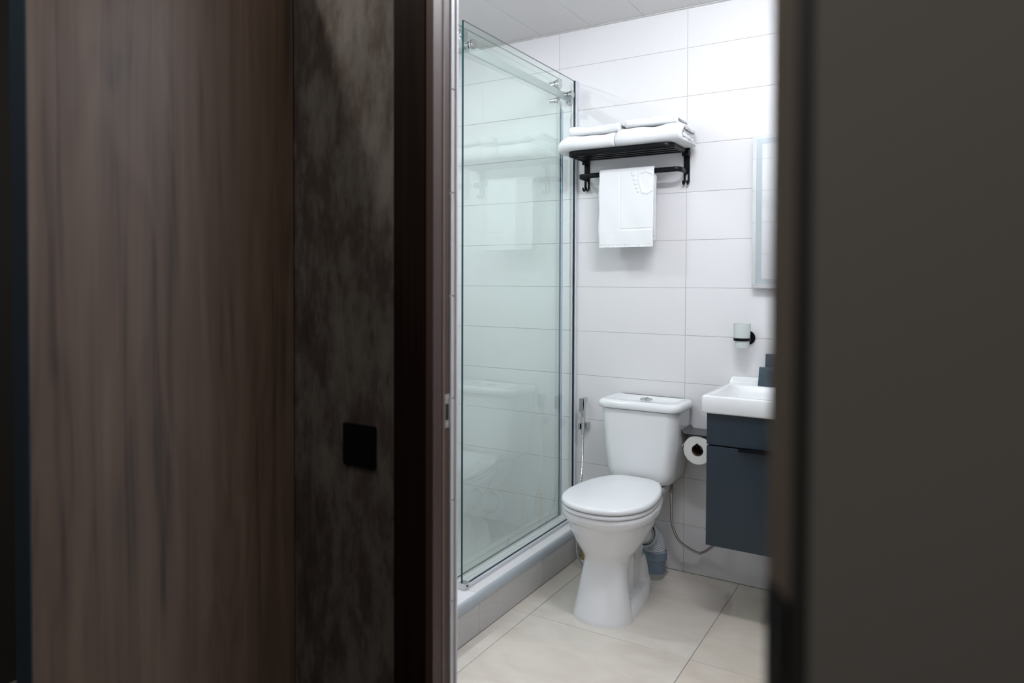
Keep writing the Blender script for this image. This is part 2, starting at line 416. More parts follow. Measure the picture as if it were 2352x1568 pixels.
# rail between the two panels
rl = box('rail', (GX-0.033, -1.79, 2.040), (GX-0.019, -0.004, 2.072), 'satin_chrome', sg, 0.002)
box('rail_bracket', (GX-0.040, -0.030, 2.030), (GX-0.010, -0.0005, 2.082), 'chrome', rl, 0.002)
def knob(name, y, z, x0, x1, r, parent):
    d = x1-x0
    lathe(name, [(r*0.6, 0), (r*0.6, d*0.45), (r*0.8, d*0.46), (r*0.8, d*0.6), (r*0.55, d*0.62), (r*0.55, d*0.7), (r*0.93, d*0.72), (r, d*0.78), (r, d*0.95), (r*0.93, d)], (x0, y, z), 'chrome', parent, axis='x', seg=28)
knob('rail_fixing', -0.852, 2.056, GX-0.03, GX+0.022, 0.017, sg)
knob('rail_fixing', -0.075, 2.056, GX-0.03, GX+0.022, 0.017, sg)
for y in (-0.130, -0.862):
    knob('roller', y, 2.092, GX-0.062, GX-0.014, 0.024, sl)
    if y > -0.5: knob('guide_stop', y-0.005, 2.022, GX-0.062, GX-0.018, 0.014, sl)

# ------------------------------------------------------------------ toilet
TX = -0.13
t = thing('toilet', (TX, -0.33, 0.0), 'white ceramic close-coupled toilet with lid down, below the towel rack', 'toilet')
def egg(z, hw, yf, yb, hb, n=64, p=2.25, ym=None):
    """egg outline: blunt front at yf, narrower rounded back at yb (half width hb)"""
    ym = ym if ym is not None else yf+(yb-yf)*0.42
    o = []
    for k in range(n):
        a = 2*PI*k/n; c, s = math.cos(a), math.sin(a)
        if s < 0:
            x = hw*math.copysign(abs(c)**(2/p), c); y = ym-(ym-yf)*abs(s)**(2/p)
        else:
            q = abs(s)**(2/3.0); y = ym+(yb-ym)*q
            tt = (y-ym)/(yb-ym); wd = hw+(hb-hw)*tt*tt*(3-2*tt)*0.75
            x = wd*math.copysign(abs(c)**(2/3.5), c)
        o.append((TX+x, y, z))
    return o
bm = bmesh.new()
secs = [  # z, half width, front y, back y, back half width, widest y
    (-0.010, 0.113, -0.638, -0.50, 0.105, -0.535), (0.015, 0.110, -0.634, -0.50, 0.102, -0.535), (0.06, 0.102, -0.618, -0.50, 0.095, -0.535), (0.12, 0.091, -0.600, -0.50, 0.086, -0.53),
    (0.17, 0.084, -0.588, -0.48, 0.078, -0.52), (0.205, 0.083, -0.582, -0.43, 0.074, -0.50), (0.224, 0.092, -0.588, -0.37, 0.074, -0.49), (0.25, 0.112, -0.603, -0.30, 0.078, -0.48), (0.28, 0.130, -0.620, -0.25, 0.085, -0.47),
    (0.32, 0.147, -0.640, -0.215, 0.10, -0.46), (0.352, 0.154, -0.650, -0.20, 0.11, -0.46), (0.361, 0.166, -0.664, -0.195, 0.13, -0.47), (0.380, 0.170, -0.670, -0.19, 0.135, -0.47), (0.394, 0.169, -0.668, -0.19, 0.135, -0.47)]
add_loft(bm, [egg(z, hw, yf, yb, hb, ym=ym) for z, hw, yf, yb, hb, ym in secs])
# foot shelf behind the column
for z0, z1 in ((-0.01, 0.045),):
    add_loft(bm, [egg(z0, 0.113, -0.632, -0.178, 0.084, ym=-0.49), egg(z0+0.032, 0.110, -0.625, -0.182, 0.081, ym=-0.49), egg(z1-0.004, 0.104, -0.615, -0.190, 0.076, ym=-0.49), egg(z1, 0.097, -0.60, -0.20, 0.068, ym=-0.49), egg(z1+0.010, 0.096, -0.60, -0.46, 0.090, ym=-0.51), egg(z1+0.045, 0.091, -0.595, -0.49, 0.086, ym=-0.525)])
    # heel rising behind the bolt shelf
    add_loft(bm, [[(x, y, z) for x, y in rrect(hx, ya, yb_, r2, 6, TX)] for z, hx, ya, yb_, r2 in ((-0.01, 0.074, -0.34, -0.182, 0.05), (0.03, 0.070, -0.33, -0.188, 0.05), (0.055, 0.062, -0.30, -0.192, 0.045), (0.09, 0.056, -0.275, -0.198, 0.035), (0.13, 0.046, -0.265, -0.205, 0.028))])
# rear web and trapway
o1 = rrect(0.048, -0.47, -0.215, 0.04, 6, TX); o2 = rrect(0.040, -0.47, -0.23, 0.036, 6, TX)
add_loft(bm, [[(x, y, -0.01) for x, y in o1], [(x, y, 0.10) for x, y in o2], [(x, y, 0.25) for x, y in o1]])
add_tube(bm, spline([(TX, -0.50, 0.25), (TX, -0.44, 0.215), (TX, -0.39, 0.225), (TX, -0.33, 0.275), (TX, -0.27, 0.265), (TX, -0.22, 0.225), (TX, -0.165, 0.195), (TX, -0.125, 0.18)], 6), [0.056]*30+[0.055, 0.054, 0.053, 0.052, 0.051, 0.050, 0.049, 0.048, 0.047, 0.046, 0.046, 0.046, 0.046], 20)
add_tube(bm, spline([(TX, -0.45, 0.235), (TX, -0.405, 0.195), (TX, -0.385, 0.15), (TX, -0.375, 0.09), (TX, -0.37, 0.03)], 6), [0.070-0.0009*i for i in range(25)], 18)
# deck that carries the cistern
o1 = rrect(0.098, -0.27, -0.045, 0.04, 6, TX); o2 = rrect(0.082, -0.27, -0.06, 0.04, 6, TX); o3 = rrect(0.07, -0.26, -0.10, 0.05, 6, TX)
add_loft(bm, [[(x, y, 0.27) for x, y in o3], [(x, y, 0.335) for x, y in o2], [(x, y, 0.37) for x, y in o1], [(x, y, 0.392) for x, y in o1]])
tmp = finish('tmp', bm, 'ceramic', None, (0, 0, 0))
md = tmp.modifiers.new('r', 'REMESH'); md.mode = 'VOXEL'; md.voxel_size = 0.0038; md.use_smooth_shade = True
ms = tmp.modifiers.new('s', 'SMOOTH'); ms.factor = 0.5; ms.iterations = 10
dg = bpy.context.evaluated_depsgraph_get()
me = bpy.data.meshes.new_from_object(tmp.evaluated_get(dg)); me.name = 'bowl'
bpy.data.objects.remove(tmp)
me.transform(Matrix.Translation(-ORG[t])); me.polygons.foreach_set('use_smooth', [True]*len(me.polygons))
if not me.materials: me.materials.append(MAT['ceramic'])
bowl = link('bowl', me, t)
for s in (-1, 1):
    lathe('bolt_cap', [(0.006, 0), (0.006, 0.003), (0.003, 0.005)], (TX+s*0.075, -0.36, 0.0435), 'brushed_steel', bowl, seg=14)
# seat ring and lid
def slab(name, z0, z1, grow, mt, parent, dome=0.0, rnd=0.006):
    A = dict(hw=0.168+grow, yf=-0.674-grow, yb=-0.205+grow*0.3, hb=0.134+grow)
    def ring(z, d):
        return egg(z, A['hw']-d, A['yf']+d, A['yb']-d, A['hb']-d, n=64)
    rg = [ring(z0, rnd*0.5), ring(z0+rnd*0.3, rnd*0.1), ring(z0+rnd*0.6, 0)]
    h = z1-z0
    for k in range(6):
        a = PI/2*k/5; rg.append(ring(z1-rnd*(1-math.sin(a)), rnd*(1-math.cos(a))))
    for d, e in ((0.03, 0.3), (0.05, 0.55), (0.075, 0.8), (0.095, 0.95), (0.105, 1.0)):
        rg.append(ring(z1+dome*e, d))
    bm = bmesh.new(); add_loft(bm, rg); return finish(name, bm, mt, parent, smooth=60)
slab('seat', 0.3965, 0.411, 0.000, 'white_plastic', t, 0, 0.007)
slab('seat_lid', 0.4140, 0.435, 0.003, 'white_plastic', t, 0.004, 0.012)
for s in (-1, 1):
    lathe('hinge', [(0.009, -0.02), (0.010, -0.018), (0.010, 0.018), (0.009, 0.02)], (TX+s*0.075, -0.200, 0.411), 'white_plastic', t, axis='x', seg=16)
# cistern
def cis(z, hx, yf, r=0.05):
    return [(TX-0.006+x, y, z) for x, y in rrect(hx, yf, -0.012, r, 8)]
def cisf(z, hx, yf, r=0.045):
    # flat back, large front radii
    o = []
    for (x, y, a0, rr) in ((hx-0.015, -0.027, 0, 0.015), (-hx+0.015, -0.027, PI/2, 0.015), (-hx+r, yf+r, PI, r), (hx-r, yf+r, 1.5*PI, r)):
        for k in range(9):
            a = a0+PI/2*k/8; o.append((TX-0.006+x+rr*math.cos(a), y+rr*math.sin(a), z))
    return o
bm = bmesh.new()
add_loft(bm, [cisf(0.393, 0.085, -0.150), cisf(0.3935, 0.105, -0.164), cisf(0.402, 0.126, -0.176), cisf(0.42, 0.139, -0.183), cisf(0.45, 0.146, -0.186), cisf(0.55, 0.156, -0.192), cisf(0.65, 0.164, -0.197), cisf(0.700, 0.167, -0.199)])
cs = finish('cistern', bm, 'ceramic', t, smooth=60)
bm = bmesh.new()
add_loft(bm, [cisf(0.703, 0.170, -0.202), cisf(0.7035, 0.176, -0.208), cisf(0.708, 0.179, -0.211), cisf(0.722, 0.179, -0.211), cisf(0.730, 0.176, -0.208), cisf(0.735, 0.169, -0.201), cisf(0.7365, 0.160, -0.192), cisf(0.736, 0.150, -0.182), cisf(0.7345, 0.140, -0.172)])
ld = finish('cistern_lid', bm, 'ceramic', t, smooth=60)
bm = bmesh.new(); add_loft(bm, [cisf(0.699, 0.163, -0.195), cisf(0.7042, 0.163, -0.195)]); finish('lid_gap', bm, 'shadow_gap', ld)
fb = lathe('flush_button', [(0.026, 0.0), (0.026, 0.003), (0.023, 0.005), (0.012, 0.0055)], (TX+0.002, -0.112, 0.7345), 'chrome', ld, seg=32)
box('button_split', (TX+0.0005, -0.134, 0.7395), (TX+0.0035, -0.090, 0.7405), 'shadow_gap', fb)

# ------------------------------------------------------------------ waste pipe
wp = thing('waste_pipe', (-0.105, -0.068, 0.0), 'grey waste pipe with ribbed white connector behind the toilet foot', 'pipe')
lathe('floor_socket', [(0.046, 0), (0.0465, 0.052), (0.0475, 0.056), (0.051, 0.058), (0.052, 0.075), (0.051, 0.090), (0.046, 0.092), (0.044, 0.085)], (-0.105, -0.060, 0.0), 'pvc_grey', wp, seg=36)
pth = spline([(-0.105, -0.060, 0.07), (-0.105, -0.060, 0.095), (-0.108, -0.062, 0.12), (-0.115, -0.070, 0.147), (-0.124, -0.088, 0.168), (-0.129, -0.108, 0.178)], 10)
rd = [0.0425+(0.0022*math.sin(i*2*PI/3.3) if i < 32 else 0)+0.008*max(0, (i-26)/24) for i in range(len(pth))]
tube('ribbed_sleeve', pth, rd, 'pvc_light', wp, seg=32)
ax = Vector((0.04, -0.96, 0.16)).normalized()
lathe('collar', [(0.050, -0.016), (0.056, -0.012), (0.0585, -0.004), (0.0585, 0.014), (0.056, 0.018), (0.0505, 0.018), (0.0505, 0.002)], (-0.130, -0.112, 0.178), 'pvc_light', wp, axis=ax, seg=40)
lathe('rubber_ring', [(0.0504, 0.002), (0.0504, 0.013), (0.0470, 0.013), (0.0470, 0.002)], (-0.130, -0.112, 0.178), 'rubber', wp, axis=ax, seg=40)
bm = bmesh.new(); add_loft(bm, [[(x, y, 0.0008) for x, y in rrect(0.055, -0.15, -0.015, 0.03, 6, -0.105)], [(x, y, 0.004) for x, y in rrect(0.050, -0.145, -0.02, 0.03, 6, -0.105)]])
finish('mortar_patch', bm, 'cement', wp, smooth=True)

# ------------------------------------------------------------------ cistern supply hose
sh = thing('supply_hose', (-0.03, -0.07, 0.30), 'braided steel water hose hanging from the cistern to behind the vanity', 'hose')
tube('hose', spline([(-0.030, -0.075, 0.355), (-0.030, -0.072, 0.28), (-0.026, -0.066, 0.21), (0.0, -0.058, 0.150), (0.045, -0.045, 0.118), (0.085, -0.03, 0.10)], 10), 0.0055, 'brushed_steel', sh)
tube('hose', spline([(0.075, -0.02, 0.100), (0.10, -0.028, 0.115), (0.135, -0.05, 0.150), (0.19, -0.08, 0.21), (0.24, -0.09, 0.30)], 8), 0.0055, 'brushed_steel', sh)
lathe('hose_nut', [(0.009, 0), (0.0105, 0.002), (0.0105, 0.014), (0.008, 0.016), (0.008, 0.039)], (-0.030, -0.075, 0.353), 'brushed_steel', sh, seg=6)
lathe('ferrule', [(0.007, -0.035), (0.007, 0.0)], (-0.030, -0.075, 0.352), 'brushed_steel', sh, seg=14)

# ------------------------------------------------------------------ bidet sprayer
bs = thing('hand_sprayer', (-0.452, -0.02, 0.56), 'chrome hand sprayer in wall holder left of the toilet cistern', 'sprayer')
bm = bmesh.new()
add_box(bm, (-0.4585, -0.052, 0.590), (-0.4415, -0.034, 0.690), 0.002)
h = finish('handle', bm, 'chrome', bs, smooth=True)
bm = bmesh.new()
R0 = [(-0.461, -0.056, 0.703), (-0.439, -0.056, 0.703), (-0.439, -0.056, 0.672), (-0.461, -0.056, 0.672)]
add_loft(bm, [[(-0.461, -0.058, 0.668), (-0.439, -0.058, 0.668), (-0.439, -0.058, 0.702), (-0.461, -0.058, 0.702)], [(-0.461, -0.020, 0.684), (-0.439, -0.020, 0.684), (-0.439, -0.020, 0.704), (-0.461, -0.020, 0.704)]])
finish('spray_head', bm, 'chrome', bs)
bm = bmesh.new(); add_loft(bm, [[(-0.457, -0.072, 0.645), (-0.443, -0.072, 0.645), (-0.443, -0.066, 0.645), (-0.457, -0.066, 0.645)], [(-0.459, -0.066, 0.70), (-0.441, -0.066, 0.70), (-0.441, -0.057, 0.70), (-0.459, -0.057, 0.70)]])
finish('trigger', bm, 'chrome', bs)
box('wall_holder', (-0.466, -0.034, 0.562), (-0.434, -0.0008, 0.590), 'chrome', bs, 0.002)
box('holder_prong', (-0.468, -0.058, 0.560), (-0.460, -0.026, 0.588), 'chrome', bs, 0.0015)
lathe('hose_cone', [(0.007, -0.05), (0.009, -0.02), (0.0095, 0.0)], (-0.450, -0.043, 0.590), 'chrome', bs, seg=16)
hp = spline([(-0.450, -0.043, 0.545), (-0.451, -0.045, 0.45), (-0.453, -0.055, 0.33), (-0.446, -0.10, 0.20), (-0.425, -0.16, 0.10), (-0.39, -0.20, 0.035), (-0.33, -0.21, 0.012), (-0.26, -0.18, 0.012), (-0.22, -0.10, 0.012)], 40)
tube('spray_hose', hp, [0.0052+0.0009*math.cos(i*PI) for i in range(len(hp))], 'chrome', bs, seg=10)

# yellow ribbed pipe in the corner
yp = thing('corner_pipe', (-0.402, -0.125, 0.0), 'yellow ribbed plastic pipe rising in the corner behind the toilet', 'pipe')
n = 110
tube('pipe', [(-0.402, -0.125, 0.004+0.27*i/n) for i in range(n+1)], [0.0115+0.002*math.cos(i*PI) for i in range(n+1)], 'yellow_plastic', yp, seg=16)
lathe('floor_rose', [(0.030, 0.0005), (0.030, 0.004), (0.014, 0.010)], (-0.402, -0.125, 0.0), 'white_plastic', yp, seg=24)

# ------------------------------------------------------------------ towel rack
rk = thing('towel_rack', (-0.23, -0.01, 1.63), 'black metal wall rack with shelf, towel bar and hooks above the toilet', 'towel rack')
BX = (-0.455, 0.002)
for bx in BX:
    bm = bmesh.new()
    add_box(bm, (bx-0.0125, -0.007, 1.676), (bx+0.0125, -0.0005, 1.792), 0.0015)
    add_box(bm, (bx-0.0125, -0.007, 1.640), (bx-0.0045, -0.0005, 1.678), 0.001)
    add_box(bm, (bx+0.0045, -0.007, 1.640), (bx+0.0125, -0.0005, 1.678), 0.001)
    br = finish('bracket', bm, 'black_metal', rk, smooth=True)
    for hx in (bx-0.0085, bx+0.0085):
        tube('hook', spline([(hx, -0.004, 1.650), (hx, -0.006, 1.640), (hx, -0.016, 1.632), (hx, -0.026, 1.636), (hx, -0.029, 1.646)], 6), 0.0038, 'black_metal', br)
    lathe('screw_cap', [(0.006, 0), (0.006, 0.002), (0.003, 0.003)], (bx, -0.007, 1.690), 'black_metal', br, axis=(0, -1, 0), seg=14)
    box('shelf_clip', (bx-0.0145, -0.030, 1.748), (bx+0.0145, -0.0005, 1.772), 'black_metal', br, 0.003)
def flat_u(name, y, z, r, ell, x0, x1, parent):
    pts = fillet([(x0, -0.004, z), (x0, y, z), (x1, y, z), (x1, -0.004, z)], r, 8)
    bm = bmesh.new(); P = [Vector(p) for p in pts]; rings = []
    for i in range(len(P)):
        T = (P[min(i+1, len(P)-1)]-P[max(i-1, 0)]).normalized(); s = Vector((-T.y, T.x, 0))
        a, bb = ell; rings.append([P[i]+s*a*math.copysign(abs(math.cos(q))**0.6, math.cos(q))+Vector((0, 0, bb*math.copysign(abs(math.sin(q))**0.6, math.sin(q)))) for q in [2*PI*k/14 for k in range(14)]])
    add_loft(bm, rings); return finish(name, bm, 'black_metal', parent, smooth=60)
flat_u('shelf_frame', -0.205, 1.768, 0.035, (0.0045, 0.0105), BX[0], BX[1], rk)
for y in (-0.045, -0.085, -0.125, -0.165):
    box('shelf_slat', (BX[0]+0.003, y-0.009, 1.760), (BX[1]-0.003, y+0.009, 1.766), 'black_metal', rk, 0.002)
flat_u('towel_bar', -0.095, 1.686, 0.025, (0.0042, 0.0105), BX[0], BX[1], rk)

# folded towels
def folded_towel(label, x0, x1, yb, yf, z0, hgt, layers, seed, droop=0.0, endsoft=0.018, skew=0.0):
    rnd = random.Random(seed)
    loc = ((x0+x1)/2, (yb+yf)/2, z0)

    ph = [rnd.uniform(0, 6) for _ in range(8)]
    def outline(cen, half):
        V = [Vector(c) for c in cen]; m_ = len(V); Lf, Rg = [], []
        for i in range(m_):
            d = (V[min(i+1, m_-1)]-V[max(i-1, 0)]).normalized(); nn = Vector((-d.y, d.x))
            Lf.append(V[i]+nn*half); Rg.append(V[i]-nn*half)
        # round the free ends
        d0 = (V[0]-V[1]).normalized(); d1 = (V[-1]-V[-2]).normalized()
        return Lf+[V[-1]+d1*half*0.8]+Rg[::-1]+[V[0]+d0*half*0.8]
    # outer wrap: bottom sheet, one round front fold, top sheet
    hw_ = max(0.0055, hgt*0.10); R = hgt/2-hw_; zc_ = z0+hgt/2
    cen = [(yb+(yf+R+hw_-yb)*q/10, zc_-R) for q in range(10)]
    cen += [(yf+R+hw_-R*math.sin(PI*q/12), zc_-R*math.cos(PI*q/12)) for q in range(13)]
    cen += [(yf+R+hw_+(yb-yf-R-hw_)*q/10, zc_+R) for q in range(1, 11)]
    outs = [outline(cen, hw_*0.97)]
    # inner leaves: wavy layers tucked inside the wrap
    hi_ = hgt-4*hw_
    if layers and hi_ > 0.008:
        th = hi_/layers
        for k in range(layers):
            z = z0+2*hw_+th*(k+0.5)
            ya, ybk = yf+0.016+0.006*abs(k-(layers-1)/2), yb-0.004
            outs.append(outline([(ya+(ybk-ya)*q/20, z+0.0030*math.sin(q*0.75+ph[4]+k*0.25)) for q in range(21)], th*0.46))
    nx = 30; bm = bmesh.new()
    yc, zc = (yb+yf)/2, z0
    for n_, out in enumerate(outs):
        rings = []
        for i in range(nx+1):
            u = i/nx; x = x0+(x1-x0-(0.006 if n_ else 0))*(0.5-0.5*math.cos(PI*u))
            e = min(1.0, (x-x0)/endsoft, (x1-x)/(endsoft*0.5)); sc = 1-0.22*(1-math.sqrt(max(0, 1-(1-e)**2)))
            rg = []
            for (y, z) in out:
                up_ = (z-z0)/hgt
                wob = (0.0030*math.sin(x*31+y*25+ph[0])+0.0020*math.sin(x*57+y*18+ph[1]))*up_
                zz = zc+(z-zc)*(sc*0.6+0.4)+wob-droop*max(0, (x0+0.055-x))**2*(0.6+0.4*up_)
                yy = yc+(y-yc)*sc+0.003*math.sin(x*22+ph[2]+z*40)
                xx = x+skew*(z-z0)+(0.0035*math.sin(y*24+ph[3]+z*30+n_) if e < 1 else 0)
                rg.append((xx, yy, zz))
            rings.append(rg)
        add_loft(bm, rings)
    o = finish('folded_towel', bm, 'towel', None, loc, smooth='all')
    tag(o, label, 'towel', 'folded white towels on the rack')
    return o
SZ = 1.7795
folded_towel('larger white folded towel at the left end of the shelf, hanging past it', -0.492, -0.230, -0.03, -0.238, SZ, 0.056, 2, 1, droop=4.0, endsoft=0.035)
folded_towel('larger white folded towel at the right end of the shelf, folds showing', -0.228, 0.052, -0.03, -0.238, SZ, 0.066, 2, 2, endsoft=0.03)
folded_towel('thin white folded towel on top of the left towel', -0.446, -0.212, -0.04, -0.218, SZ+0.0605, 0.036, 1, 3)
folded_towel('thin white folded towel on top of the right towel', -0.196, 0.022, -0.05, -0.218, SZ+0.0715, 0.032, 1, 4)

# hanging hand towel with embossed border and foot motif
ht = thing('hand_towel', (-0.222, -0.1, 1.37), 'white bath mat towel with embossed foot motif hanging over the bar', 'towel')
def seg_d(px, pz, pts):
    best = 9
    for (ax_, az), (bx_, bz) in zip(pts, pts[1:]):
        vx, vz = bx_-ax_, bz-az; tt = max(0, min(1, ((px-ax_)*vx+(pz-az)*vz)/(vx*vx+vz*vz+1e-12)))
        best = min(best, math.hypot(px-ax_-vx*tt, pz-az-vz*tt))
    return best
TX0, TX1, TZ0, TZ1 = -0.347, -0.103, 1.371, 1.700
SOLE = [(-0.080, 1.640), (-0.105, 1.672), (-0.135, 1.686), (-0.163, 1.678), (-0.168, 1.655), (-0.158, 1.625), (-0.150, 1.598), (-0.130, 1.594), (-0.095, 1.612)]
TOES = [(-0.187, 1.678, 0.0125), (-0.184, 1.655, 0.0085), (-0.180, 1.636, 0.0075), (-0.175, 1.620, 0.0070), (-0.169, 1.604, 0.0065)]
def emboss(x, z):
    d = 0.0
    fx, fz = -0.250, 1.447
    if x > fx-0.006 and z > fz-0.006:
        dd = min(abs(x-fx) if z > fz else 9, abs(z-fz) if x > fx else 9)
        d -= 0.0020*math.exp(-(dd/0.0022)**2)
    elif x > fx-0.016 or z > fz-0.016: d += 0.0006
    s = seg_d(x, z, SOLE)
    if x > -0.2 and z > 1.58:
        d += 0.0032*math.exp(-(s/0.0062)**4)
        for (tx, tz, rr) in TOES:
            q = math.hypot(x-tx, z-tz)/rr
            d += 0.0034*math.exp(-q**6)
    if z < TZ0+0.010: d -= 0.0016*(0.5+0.5*math.cos(x*520))*(1 if z > TZ0+0.003 else 0)
    return d
def drape(name, x0, x1, ytop, zf, zb, yoff, nx, nz, rel=None, wav=0.0, ph=0.0):
    """sheet over the bar: front drop to zf, back drop to zb; closed thin slab"""
    R = 0.0135+yoff; by, bz = -0.095, 1.6865
    path = []   # (y, z, outward normal)
    for k in range(nz+1):
        z = zf+(bz-zf)*k/nz; path.append((by-R, z, (-1, 0)))
    for k in range(1, 12):
        a = PI-PI*k/12; path.append((by+R*math.cos(a), bz+R*1.05*math.sin(a), (math.cos(a), math.sin(a))))
    for k in range(nz//3+1):
        z = bz+(zb-bz)*k/(nz//3); path.append((by+R, z, (1, 0)))
    th = 0.0035; rings = []
    for i, (y, z, (ny, nz_)) in enumerate(path):
        ring_o, ring_i = [], []
        for j in range(nx+1):
            x = x0+(x1-x0)*j/nx
            edge = 0.0016*math.sin(z*46+ph) if j in (0, nx) else 0
            low = max(0, (bz-z)/(bz-zf)); wv_ = wav*math.sin(x*26+ph)*low+0.0015*math.sin(x*60+z*30+ph)*low
            d = rel(x, z) if rel and i <= nz+2 else 0.0
            e = min(j, nx-j)/nx*(x1-x0); rr = -0.0022*math.exp(-(e/0.003)**2)
            off = d+rr
            xx = x+edge-(0.004*low if j == nx else 0)
            ring_o.append((xx, y+ny*(off)+wv_*(1 if ny < 0 else 0.3), z+nz_*off))
            ring_i.append((xx, y-ny*th+wv_*(1 if ny < 0 else 0.3), z-nz_*th))
        rings.append(ring_o+ring_i[::-1])
    bm = bmesh.new(); add_loft(bm, rings); return finish(name, bm, 'towel', ht, smooth=70)
drape('towel_layer', TX0+0.004, TX1-0.002, 0, TZ0+0.002, 1.45, -0.0055, 24, 40, None, 0.0015, 1.0)
drape('towel_layer', TX0+0.002, TX1+0.001, 0, TZ0+0.005, 1.42, 0.000, 24, 40, None, 0.002, 2.2)
drape('towel_layer', TX0, TX1, 0, TZ0, 1.40, 0.006, 150, 200, emboss, 0.0025, 0.4)

# ------------------------------------------------------------------ mirror
mi = thing('wall_mirror', (0.525, -0.02, 1.20), 'rectangular wall mirror with frosted border band above the basin', 'mirror')
MX0, MX1, MZ0, MZ1 = 0.275, 0.775, 1.204, 1.802
box('mirror_back', (MX0+0.003, -0.026, MZ0+0.003), (MX1-0.003, -0.0005, MZ1-0.003), 'aluminium', mi, 0.001)
box('mirror_glass', (MX0, -0.031, MZ0), (MX1, -0.026, MZ1), 'mirror', mi)
for a in ((MX0+0.014, MX0+0.036, MZ0+0.014, MZ1-0.014), (MX1-0.036, MX1-0.014, MZ0+0.014, MZ1-0.014)):
    box('frosted_band', (a[0], -0.0316, a[2]), (a[1], -0.0309, a[3]), 'frosted_mirror', mi)
for a in ((MX0+0.036, MX1-0.036, MZ0+0.014, MZ0+0.034), (MX0+0.036, MX1-0.036, MZ1-0.034, MZ1-0.014)):
    box('frosted_band', (a[0], -0.0316, a[2]), (a[1], -0.0309, a[3]), 'frosted_mirror', mi)
box('edge_strip', (MX0, -0.033, MZ0-0.004), (MX1, -0.020, MZ0+0.0005), 'aluminium', mi)

# ------------------------------------------------------------------ tumbler and its holder
hd = thing('tumbler_holder', (0.262, -0.005, 1.0), 'black wall-mounted ring holder beneath the mirror corner', 'holder')
lathe('wall_disc', [(0.028, 0), (0.028, 0.007), (0.026, 0.009)], (0.258, -0.0005, 1.003), 'black_metal', hd, axis=(0, -1, 0), seg=32)
TBX, TBY = 0.2475, -0.062
lathe('ring', [(0.0302, -0.0055), (0.0325, -0.0055), (0.0325, 0.0055), (0.0310, 0.0055), (0.0302, -0.0055)], (TBX, TBY, 1.000), 'black_metal', hd, seg=40)
tube('arm', [(0.2565, -0.008, 1.0), (0.2525, -0.033, 1.0)], 0.006, 'black_metal', hd)
cup = lathe('tumbler', [(0.001, 0.0), (0.026, 0.0), (0.0275, 0.003), (0.0285, 0.030), (0.0300, 0.040), (0.0335, 0.096), (0.0320, 0.096), (0.0285, 0.040), (0.026, 0.010), (0.001, 0.009)], (TBX, TBY, 0.966), 'frosted_glass', None, seg=40)
tag(cup, 'frosted glass tumbler standing in the black wall ring', 'tumbler')

# ------------------------------------------------------------------ vanity and basin
va = thing('vanity_cabinet', (0.50, -0.2, 0.284), 'wall-hung dark blue vanity cabinet with two drawers under the basin', 'cabinet')
VX0, VX1, VYF = 0.205, 0.795, -0.398
box('body', (VX0+0.002, VYF+0.020, 0.286), (VX1-0.002, -0.0005, 0.757), 'navy_carcass', va)
d1 = box('drawer', (VX0, VYF, 0.6465), (VX1, VYF+0.018, 0.757), 'navy_lacquer', va, 0.001)
d2 = box('drawer', (VX0, VYF, 0.283), (VX1, VYF+0.018, 0.6415), 'navy_lacquer', va, 0.001)
bm = bmesh.new(); add_box(bm, (VX0+0.115, VYF-0.016, 0.6425), (VX1-0.115, VYF+0.016, 0.6445)); add_box(bm, (VX0+0.115, VYF-0.018, 0.636), (VX1-0.115, VYF-0.0155, 0.6445))
finish('edge_handle', bm, 'black_metal', d2)
# ceramic basin: rounded slab with a sunken bowl and a raised back ledge
bx0, bx1, byf, byb, bz0, bz1 = 0.188, 0.812, -0.412, -0.002, 0.759, 0.822
def br(z, d, r=0.012, f=0.0):
    o = []
    x0, x1, y0, y1 = bx0+d, bx1-d, byf+d, byb-d*0.2
    for (x, y, a0) in ((x1-r, y1-r, 0), (x0+r, y1-r, PI/2), (x0+r, y0+r, PI), (x1-r, y0+r, 1.5*PI)):
        for k in range(7):
            a = a0+PI/2*k/6; o.append((x+r*math.cos(a), y+r*math.sin(a), z))
    return o
def bowlring(z, d, r):
    o = []
    x0, x1, y0, y1 = bx0+0.030+d, bx1-0.030-d, byf+0.022+d, byb-0.088-d*0.6
    for (x, y, a0) in ((x1-r, y1-r, 0), (x0+r, y1-r, PI/2), (x0+r, y0+r, PI), (x1-r, y0+r, 1.5*PI)):
        for k in range(7):
            a = a0+PI/2*k/6; o.append((x+r*math.cos(a), y+r*math.sin(a), z))
    return o
bm = bmesh.new()
add_loft(bm, [br(bz0, 0.006), br(bz0+0.002, 0.002), br(bz0+0.006, 0.0), br(bz1-0.006, 0.0), br(bz1-0.002, 0.002), br(bz1, 0.006),
              bowlring(bz1, -0.004, 0.02), bowlring(bz1-0.003, 0.001, 0.02), bowlring(bz1-0.012, 0.006, 0.025), bowlring(bz1-0.045, 0.045, 0.04), bowlring(bz1-0.055, 0.09, 0.05)])
ba = finish('wash_basin', bm, 'ceramic', None, (0.5, -0.2, bz0), smooth=50)
tag(ba, 'white rectangular ceramic wash basin on the dark blue vanity', 'basin')
bm = bmesh.new()
pr = [(-0.002, 0.8195), (-0.038, 0.8195), (-0.029, 0.8245), (-0.024, 0.832), (-0.021, 0.840), (-0.017, 0.8445), (-0.010, 0.846), (-0.002, 0.846)]
rg = []
for x, sc in ((bx0+0.004, 0.15), (bx0+0.006, 0.55), (bx0+0.010, 0.85), (bx0+0.016, 1.0), (bx1-0.016, 1.0), (bx1-0.006, 0.5), (bx1-0.004, 0.2)):
    rg.append([(x, y, z if z < 0.8218 else 0.8218+(z-0.8218)*sc) for y, z in pr])
add_loft(bm, rg); finish('back_ledge', bm, 'ceramic', ba, smooth=50)
